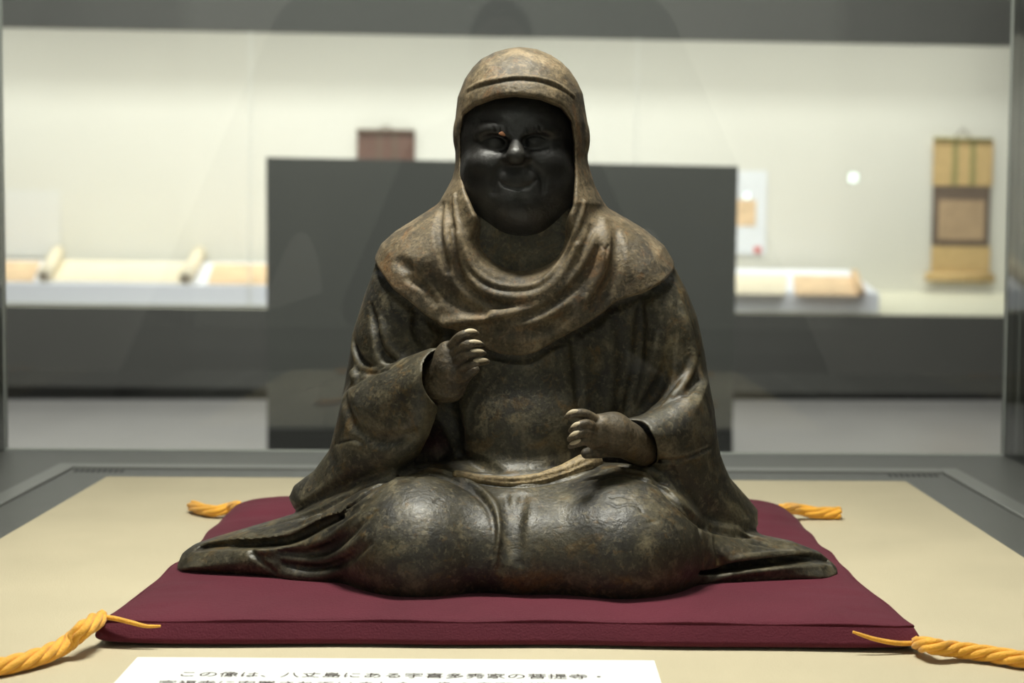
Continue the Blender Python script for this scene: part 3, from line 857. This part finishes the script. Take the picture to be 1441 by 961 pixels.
# flat underside
g.op(g.lo, g.lo + g.h * g.n, lambda X, Y, Z: (Z0 - Z) + 0 * X + 0 * Y, '&', .002)
print('robe sdf', time.time() - T0)
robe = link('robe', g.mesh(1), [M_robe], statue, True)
print('robe mesh', time.time() - T0, len(robe.data.vertices))

# ---- sash lying in the lap
SP = [(642, 668), (680, 677), (720, 681), (760, 677), (795, 667), (822, 656), (834, 652)]
hp = [g.hit(a, b) for a, b in SP]
hp = [np.array(P(a, b, q[1] - .001)) for (a, b), q in zip(SP, hp)]
A = np.array(hp); g2_ = Grid(A.min(0) - .016, A.max(0) + .016, .0008)
g2_.chain([a + np.array([0, .002, 0]) for a in A], [.0030, .0042, .0050, .0056, .0070, .0086, .0076], '+', .002)
for o_, r_ in ((-5, .0012), (3, .0010), (9, .0010)):
    g2_.stroke([(a, b + o_ * (.5 + i * .12)) for i, (a, b) in enumerate(SP)], r_, '-', .0015)
link('sash', g2_.mesh(1), [M_sash], statue, True)

# ---- hood with its shoulder cape
h = Grid((-.125, 1.20, .175), (.125, 1.38, .425), .0010)
UC = [(668, 225), (645, 252), (621, 284), (589, 305), (557, 325), (537, 343), (526, 366), (514, 395), (500, 440), (490, 500), (490, 600), (990, 600), (996, 520),
      (990, 470), (976, 420), (962, 390), (949, 370), (934, 345), (906, 322), (876, 304), (846, 288), (826, 252), (800, 225)]
h.inflate(UC, 1.291, .062, .036)
h.chain([P(690, 425, 1.256), P(735, 450, 1.250), P(780, 430, 1.256)], [.022, .026, .022], '+', .02)
CAPE = [(620, 150), (540, 290), (512, 345), (524, 366), (541, 386), (557, 405), (579, 421), (602, 441), (628, 457), (655, 466), (672, 476), (688, 488), (706, 494),
        (734, 496), (753, 492), (787, 472), (820, 455), (846, 438), (863, 422), (903, 410), (926, 398), (949, 380), (962, 345), (930, 290), (850, 150)]
cp = [P(a, b, 1.26) for a, b in CAPE]
h.op(h.lo, h.lo + h.h * h.n, lambda X, Y, Z: h.poly2d(cp, X, Z) + 0 * Y, '&', .0016)
HOOD = [(732, 67), (715, 69), (697, 74), (677, 84), (665, 96), (654, 112), (644, 138), (640, 175), (641, 225), (639, 253), (628, 282), (640, 330), (680, 350), (735, 362), (790, 350), (825, 325),
        (845, 287), (833, 262), (827, 225), (827, 175), (820, 132), (812, 115), (802, 100), (790, 88), (775, 78), (755, 70)]
h.inflate(HOOD, 1.285, .066, .048, '+', .010)
h.ell(P(644, 190, 1.275), (.003, .010, .009), '+', .004)
h.ell(P(824, 195, 1.275), (.003, .010, .009), '+', .004)
FACE = [(652, 160), (668, 149), (697, 140), (725, 137), (760, 141), (790, 152), (804, 170), (808, 200), (809, 250), (806, 290), (790, 325), (756, 350), (725, 346), (690, 328), (668, 298), (655, 268), (648, 237), (647, 185)]
fp = [P(a, b, 1.24) for a, b in FACE]
h.op((-.06, 1.18, .24), (.06, 1.275, .38), lambda X, Y, Z: np.maximum(h.poly2d(fp, X, Z), Y - 1.272), '-', .0035)
# bowl of the neckline
h.ell(P(735, 335, 1.232), (.034, .030, .026), '-', .008)
hs_ = h.stroke
hs_([(658, 125), (678, 116), (703, 111), (731, 108), (762, 111), (787, 120), (808, 135)], .0016, '+', .0022, 0)
hs_([(658, 130), (678, 121), (703, 115), (731, 112), (762, 115), (787, 124), (806, 138)], .0006, '-', .002, -.0003)
hs_([(725, 125), (725.6, 125.6)], .0012, '-', .0006, -.0005, taper=False)
# collar folds: inner rim, then successive U folds
hs_([(640, 275), (643, 310), (652, 350), (666, 378), (686, 395), (710, 403), (735, 404), (760, 398), (783, 376), (800, 350), (815, 312), (822, 285)], .0021, '+', .0016, 0, False)
hs_([(636, 320), (640, 355), (650, 390), (668, 413), (690, 427), (715, 433), (745, 432), (775, 418), (800, 392), (822, 355), (834, 320)], .0030, '-', .0045, 0)
hs_([(644, 330), (650, 365), (662, 393), (686, 411), (715, 418), (745, 417), (770, 405), (793, 382), (812, 345)], .0019, '+', .004, 0)
hs_([(625, 455), (660, 451), (695, 447), (725, 440), (760, 428), (790, 405), (815, 375), (838, 335)], .0036, '+', .006, .0005)
hs_([(640, 463), (680, 458), (715, 452), (755, 441), (790, 420), (820, 390), (842, 350)], .0022, '-', .004, 0)
hs_([(560, 368), (590, 385), (620, 405), (650, 430), (680, 440)], .0026, '-', .008, 0)
hs_([(575, 392), (600, 402), (612, 425)], .0024, '-', .005, 0)
hs_([(585, 375), (600, 392), (614, 415)], .0026, '+', .006, .001)
hs_([(622, 288), (618, 320), (622, 350), (630, 380)], .0024, '-', .004, 0)
hs_([(628, 290), (628, 330), (634, 365)], .0020, '+', .003, 0)
hs_([(850, 310), (852, 350), (845, 385), (825, 420)], .0026, '+', .006, .0005)
hs_([(868, 325), (868, 360), (858, 395), (835, 430)], .0022, '-', .006, 0)
hs_([(800, 440), (770, 462), (735, 470), (700, 466)], .0024, '-', .006, 0)
hs_([(846, 345), (853, 352)], .0008, '-', .0006, taper=False)
hs_([(856, 345), (853, 356), (852, 375), (853, 416)], [.0012, .0009, .0007, .0005], '-', .0006, 0, False)
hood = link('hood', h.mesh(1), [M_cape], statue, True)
print('hood', time.time() - T0, len(hood.data.vertices))

# ---- face
f = Grid((-.055, 1.195, .225), (.055, 1.33, .385), .0008)
YF = 1.272
f.ell(P(729, 195, 1.280), (.0455, .051, .052), '+', .01)
f.ell(P(730, 262, 1.272), (.0435, .045, .037), '+', .012)
f.ell(P(736, 303, 1.268), (.0265, .036, .0178), '+', .016)            # chin and jowls
f.ell(P(728, 283, 1.243), (.013, .012, .008), '+', .010)             # chin
f.ell(P(692, 256, 1.255), (.017, .018, .018), '+', .018)
f.ell(P(768, 256, 1.255), (.017, .018, .018), '+', .018)
fs = f.stroke
f.chain([P(727, 186, 1.237), P(727, 205, 1.229), P(726, 219, 1.2215)], [.0038, .0050, .0070], '+', .006)      # nose
f.ell(P(715, 224, 1.2285), (.0042, .0050, .0036), '+', .003); f.ell(P(738, 224, 1.2285), (.0042, .0050, .0036), '+', .003)
fs([(672, 188), (688, 183), (704, 184), (718, 190)], .0040, '+', .006, .0010)
fs([(738, 189), (752, 183), (768, 182), (784, 188)], .0040, '+', .006, .0010)
f.ell(P(697, 203, 1.2325), (.0100, .006, .0058), '-', .006); f.ell(P(752, 201, 1.2325), (.0100, .006, .0058), '-', .006)
f.ell(P(697, 204, 1.2415), (.0092, .0086, .0060), '+', .0025); f.ell(P(752, 202, 1.2415), (.0092, .0086, .0060), '+', .0025)
fs([(683, 208), (690, 211), (700, 211), (711, 208)], .0009, '-', .0008)
fs([(738, 207), (748, 209), (758, 209), (768, 205)], .0009, '-', .0008)
fs([(684, 200), (697, 196), (710, 200)], .0012, '+', .0012)
fs([(739, 198), (752, 194), (766, 198)], .0012, '+', .0012)
f.ell(P(685, 229, 1.2412), (.0115, .0095, .0055), '+', .012); f.ell(P(767, 227, 1.2412), (.0115, .0095, .0055), '+', .012)      # cheekbones
fs([(711, 229), (702, 240), (695, 256), (694, 270)], .0012, '-', .005)
fs([(742, 229), (754, 239), (763, 252), (764, 268)], .0012, '-', .005)
f.ell(P(728, 252, 1.2350), (.0115, .0070, .0040), '+', .006); f.ell(P(728, 271, 1.2370), (.0090, .0060, .0036), '+', .008)
fs([(702, 254), (711, 261), (727, 265), (743, 262), (755, 253)], .0015, '-', .0016)
f.ell(P(728, 288, 1.240), (.015, .010, .009), '+', .010)
for x0 in (738, 745, 752, 760): fs([(x0, 176), (x0 + 2, 188)], .0008, '-', .001)
for x0 in (694, 702, 714): fs([(x0, 178), (x0 + 1, 187)], .0008, '-', .001)
# chipped spot over the eyebrow
pc = f.hit(707, 188)
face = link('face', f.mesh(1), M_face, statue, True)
V, Fc = [], []
bm = bmesh.new(); bmesh.ops.create_icosphere(bm, subdivisions=2, radius=1)
for v in bm.verts:
    n_ = 1 + .18 * math.sin(v.co.x * 5 + v.co.z * 7)
    v.co = Vector((v.co.x * .0026 * n_, v.co.y * .0007, v.co.z * .0019 * n_)) + Vector(pc)
me = bpy.data.meshes.new('m'); bm.to_mesh(me); bm.free()
tag(link('bare_wood_chip', me, M_chip, statue, True), 'small orange chip of bare wood above the eye')
print('face', time.time() - T0)

# ---- hands
def hand(name, lo, hi, build, tips):
    a = Grid(lo, hi, .0006); build(a)
    me = a.mesh(1)
    o = link(name, me, [M_hand], statue, True)
    for pts_, rr in tips:
        link('worn_fingertip', tube_mesh(pts_, rr, 10), M_worn, o, True)
    return o
def fingers(a, lst):
    for pts_, rr in lst: a.chain([P(*p) for p in smooth_path(pts_, 4)], list(np.interp(np.linspace(0, 1, (len(pts_) - 1) * 4 + 1), np.linspace(0, 1, len(rr)), rr)), '+', .0012)
LF = [([(637, 486, 1.200), (647, 474, 1.190), (659, 469, 1.188), (671, 469, 1.194)], [.0040, .0034, .0030, .0018]),
      ([(641, 496, 1.197), (654, 486, 1.187), (665, 484, 1.185), (678, 485, 1.191)], [.0040, .0034, .0030, .0018]),
      ([(642, 508, 1.197), (655, 499, 1.187), (667, 497, 1.185), (681, 497, 1.191)], [.0040, .0034, .0030, .0018]),
      ([(645, 520, 1.198), (660, 513, 1.189), (672, 510, 1.187), (686, 509, 1.193)], [.0038, .0032, .0028, .0018])]
def left_hand(a):
    a.chain([P(602, 545, 1.232), P(620, 535, 1.218), P(632, 515, 1.208)], [.0150, .0160, .0125], '+', .006)
    a.chain([P(632, 498, 1.206), P(638, 520, 1.205), P(636, 545, 1.212)], [.0095, .011, .010], '+', .006)
    a.chain([P(630, 545, 1.214), P(650, 530, 1.206), P(668, 520, 1.2)], [.0085, .0055, .0034], '+', .005)       # thumb
    fingers(a, LF)
hl = hand('hand', (P(585, 540, 1.22).x, 1.165, P(640, 600, 1.2).z), (P(700, 540, 1.2).x, 1.25, P(640, 455, 1.2).z), left_hand, [])
RF = [([(836, 592, 1.180), (823, 583, 1.171), (808, 582, 1.167), (797, 587, 1.171)], [.0048, .0037, .0030, .0018]),
      ([(834, 602, 1.176), (824, 597, 1.167), (812, 600, 1.164), (803, 606, 1.168)], [.0046, .0036, .0030, .0018]),
      ([(834, 613, 1.175), (823, 608, 1.166), (811, 612, 1.163), (801, 618, 1.167)], [.0046, .0036, .0029, .0018]),
      ([(836, 624, 1.177), (824, 620, 1.168), (812, 624, 1.165), (802, 628, 1.168)], [.0044, .0034, .0027, .0018])]
def right_hand(a):
    a.chain([P(905, 632, 1.215), P(880, 618, 1.200), P(862, 610, 1.190)], [.0125, .0135, .0135], '+', .006)
    a.chain([P(862, 606, 1.190), P(845, 602, 1.183), P(838, 614, 1.181)], [.0125, .0100, .0090], '+', .006)
    a.chain([P(865, 625, 1.195), P(845, 634, 1.192), P(825, 638, 1.195)], [.0085, .0055, .0038], '+', .005)
    fingers(a, RF)
hr = hand('hand', (P(785, 600, 1.19).x, 1.145, P(830, 680, 1.2).z), (P(925, 600, 1.2).x, 1.245, P(830, 565, 1.2).z), right_hand, [])
# worn pale tips lie on the last joint of every finger
for o, lst, d in ((hl, LF, 1), (hr, RF, -1)):
    for pts_, rr in lst:
        sp = smooth_path(pts_, 8)[-15:]
        w = [P(*p) + Vector((0, -.0010, .0012)) for p in sp]
        rad = [.0004 + .0017 * math.sin(math.pi * (i + .3) / (len(w) - .2)) ** .8 for i in range(len(w))]
        link('worn_fingertip', tube_mesh(w, rad, 10), M_worn, o, True)
print('hands', time.time() - T0)

# ---- the photographer behind the lens, seen only as a dark reflection in the front pane
YM = yf - .0045
def R_(px, py, a):                      # a point whose mirror image in the front pane shows at this pixel
    p = P(px, py, a); return Vector((p.x, 2 * YM - a, p.z))
M_dark = mat('dark_clothes', (0.012, 0.012, 0.014), 0.9)
M_skin = mat('skin', (0.30, 0.19, 0.13), 0.6)
M_hair = mat('black_hair', (0.01, 0.009, 0.008), 0.5)
b = Grid((-.62, -.62, FZ), (.50, .02, .62), .011)
cxp = (R_(415, 100, 2.05).x + R_(920, 100, 2.05).x) / 2
yt = -.33
b.ell((cxp, yt, .38), (.215, .115, .26), '+', .05)
b.ell((cxp, yt, .10), (.185, .115, .24), '+', .06)
b.ell((cxp, yt, -.08), (.185, .12, .14), '+', .06)
for sx in (-1, 1):
    sh = (cxp + sx * .185, yt - .01, .50)
    el = tuple(R_(235, 560, 1.98)) if sx < 0 else tuple(R_(1095, 545, 1.98))
    wr = (.075 * sx, -.085, .215)
    b.chain([sh, el, wr], [.058, .062, .036], '+', .03)
    b.chain([(cxp + sx * .09, yt, -.12), (cxp + sx * .10, yt + .02, -.46), (cxp + sx * .11, yt - .01, -.84)], [.095, .065, .045], '+', .03)
    b.chain([(cxp + sx * .11, yt - .03, -.865), (cxp + sx * .12, yt + .13, -.875)], [.036, .030], '+', .02)
b.chain([(cxp, yt, .55), (cxp, yt + .01, .66)], [.058, .055], '+', .03)
person = thing('person', 'person in dark clothes holding a camera, seen only as a dark reflection in the glass', 'person', (cxp, yt, FZ))
link('body', b.mesh(2), [M_dark], person, True)
b = Grid((cxp - .12, yt - .14, .56), (cxp + .12, yt + .18, .92), .006)
hc = Vector((cxp, yt + .03, .755))
b.ell(hc, (.076, .095, .115), '+', .02)
b.chain([(cxp, yt, .58), hc - Vector((0, .01, .05))], [.052, .050], '+', .02)
b.ell(hc + Vector((0, .05, -.06)), (.045, .04, .045), '+', .03)
b.chain([hc + Vector((0, .092, .02)), hc + Vector((0, .108, -.022))], [.008, .014], '+', .012)
for sx in (-1, 1):
    b.ell(hc + Vector((sx * .03, .098, .015)), (.015, .010, .009), '-', .01)
    b.ell(hc + Vector((sx * .03, .086, .015)), (.012, .010, .009), '+', .003)
    b.ell(hc + Vector((sx * .078, 0, -.005)), (.008, .018, .030), '+', .006)
b.chain([hc + Vector((-.022, .094, -.055)), hc + Vector((0, .100, -.057)), hc + Vector((.022, .094, -.055))], .003, '-', .003)
link('head', b.mesh(1), [M_skin], person, True)
b = Grid((cxp - .12, yt - .14, .64), (cxp + .12, yt + .18, .92), .006)
b.ell(hc + Vector((0, -.012, .018)), (.085, .098, .115), '+', .02)
b.op(b.lo, b.lo + b.h * b.n, lambda X, Y, Z: (Y - (yt + .085)) * .8 - (Z - hc.z - .05) * .6 + 0 * X, '&', .01)
link('hair', b.mesh(1), [M_hair], person, True)
for sx in (-1, 1):
    b = Grid((min(sx * .03, sx * .12), -.14, .14), (max(sx * .03, sx * .12), .03, .34), .003)
    w = Vector((.075 * sx, -.085, .215))
    b.chain([w, w + Vector((-.004 * sx, .02, .025)), w + Vector((-.006 * sx, .035, .050))], [.028, .030, .028], '+', .01)
    for k in range(4):
        z = .232 + k * .019
        b.chain([(sx * .075, -.055, z), (sx * .088, -.030, z), (sx * .082, -.004, z), (sx * .066, .006 - .003 * abs(k - 1), z)], [.0105, .0092, .0085, .0075], '+', .003)
    b.chain([(sx * .068, -.075, .235), (sx * .060, -.092, .262), (sx * .048, -.095, .285)], [.012, .0105, .0088], '+', .006)
    link('hand', b.mesh(1), [M_skin], person, True)
cb = thing('camera', 'black camera held in front of the photographer, seen only in reflection', 'camera', (0, -.05, .225))
box('camera_body', -.064, .064, -.078, -.022, .228, .318, M_kick, cb, .006)
link('lens_barrel', tube_mesh([(0, -.03, .27), (0, -.015, .27), (0, -.006, .27)], [.034, .034, .031], 32), M_kick, cb, True)
lp = R_(1200, 250, 2 * YM + 3.585)
M_lamp = mat('lamp_glow', (1, 1, 1), 0.5, emit=(0.72, 1.0, 0.98, 14.0))
wlamp = thing('wall_lamp', 'small round wall lamp, seen as a pale dot mirrored left of the hanging scroll', 'lamp', (lp.x, -3.6, lp.z))
link('lamp_housing', tube_mesh([(lp.x, -3.6, lp.z), (lp.x, -3.59, lp.z), (lp.x, -3.575, lp.z)], [.03, .03, .022], 24), M_kick, wlamp, True)
link('lamp_lens', tube_mesh([(lp.x, -3.578, lp.z), (lp.x, -3.570, lp.z), (lp.x, -3.566, lp.z)], [.017, .017, .010], 24), M_lamp, wlamp, True)
#STATUE_END
bpy.context.view_layer.update()
print('script time', time.time() - T0)
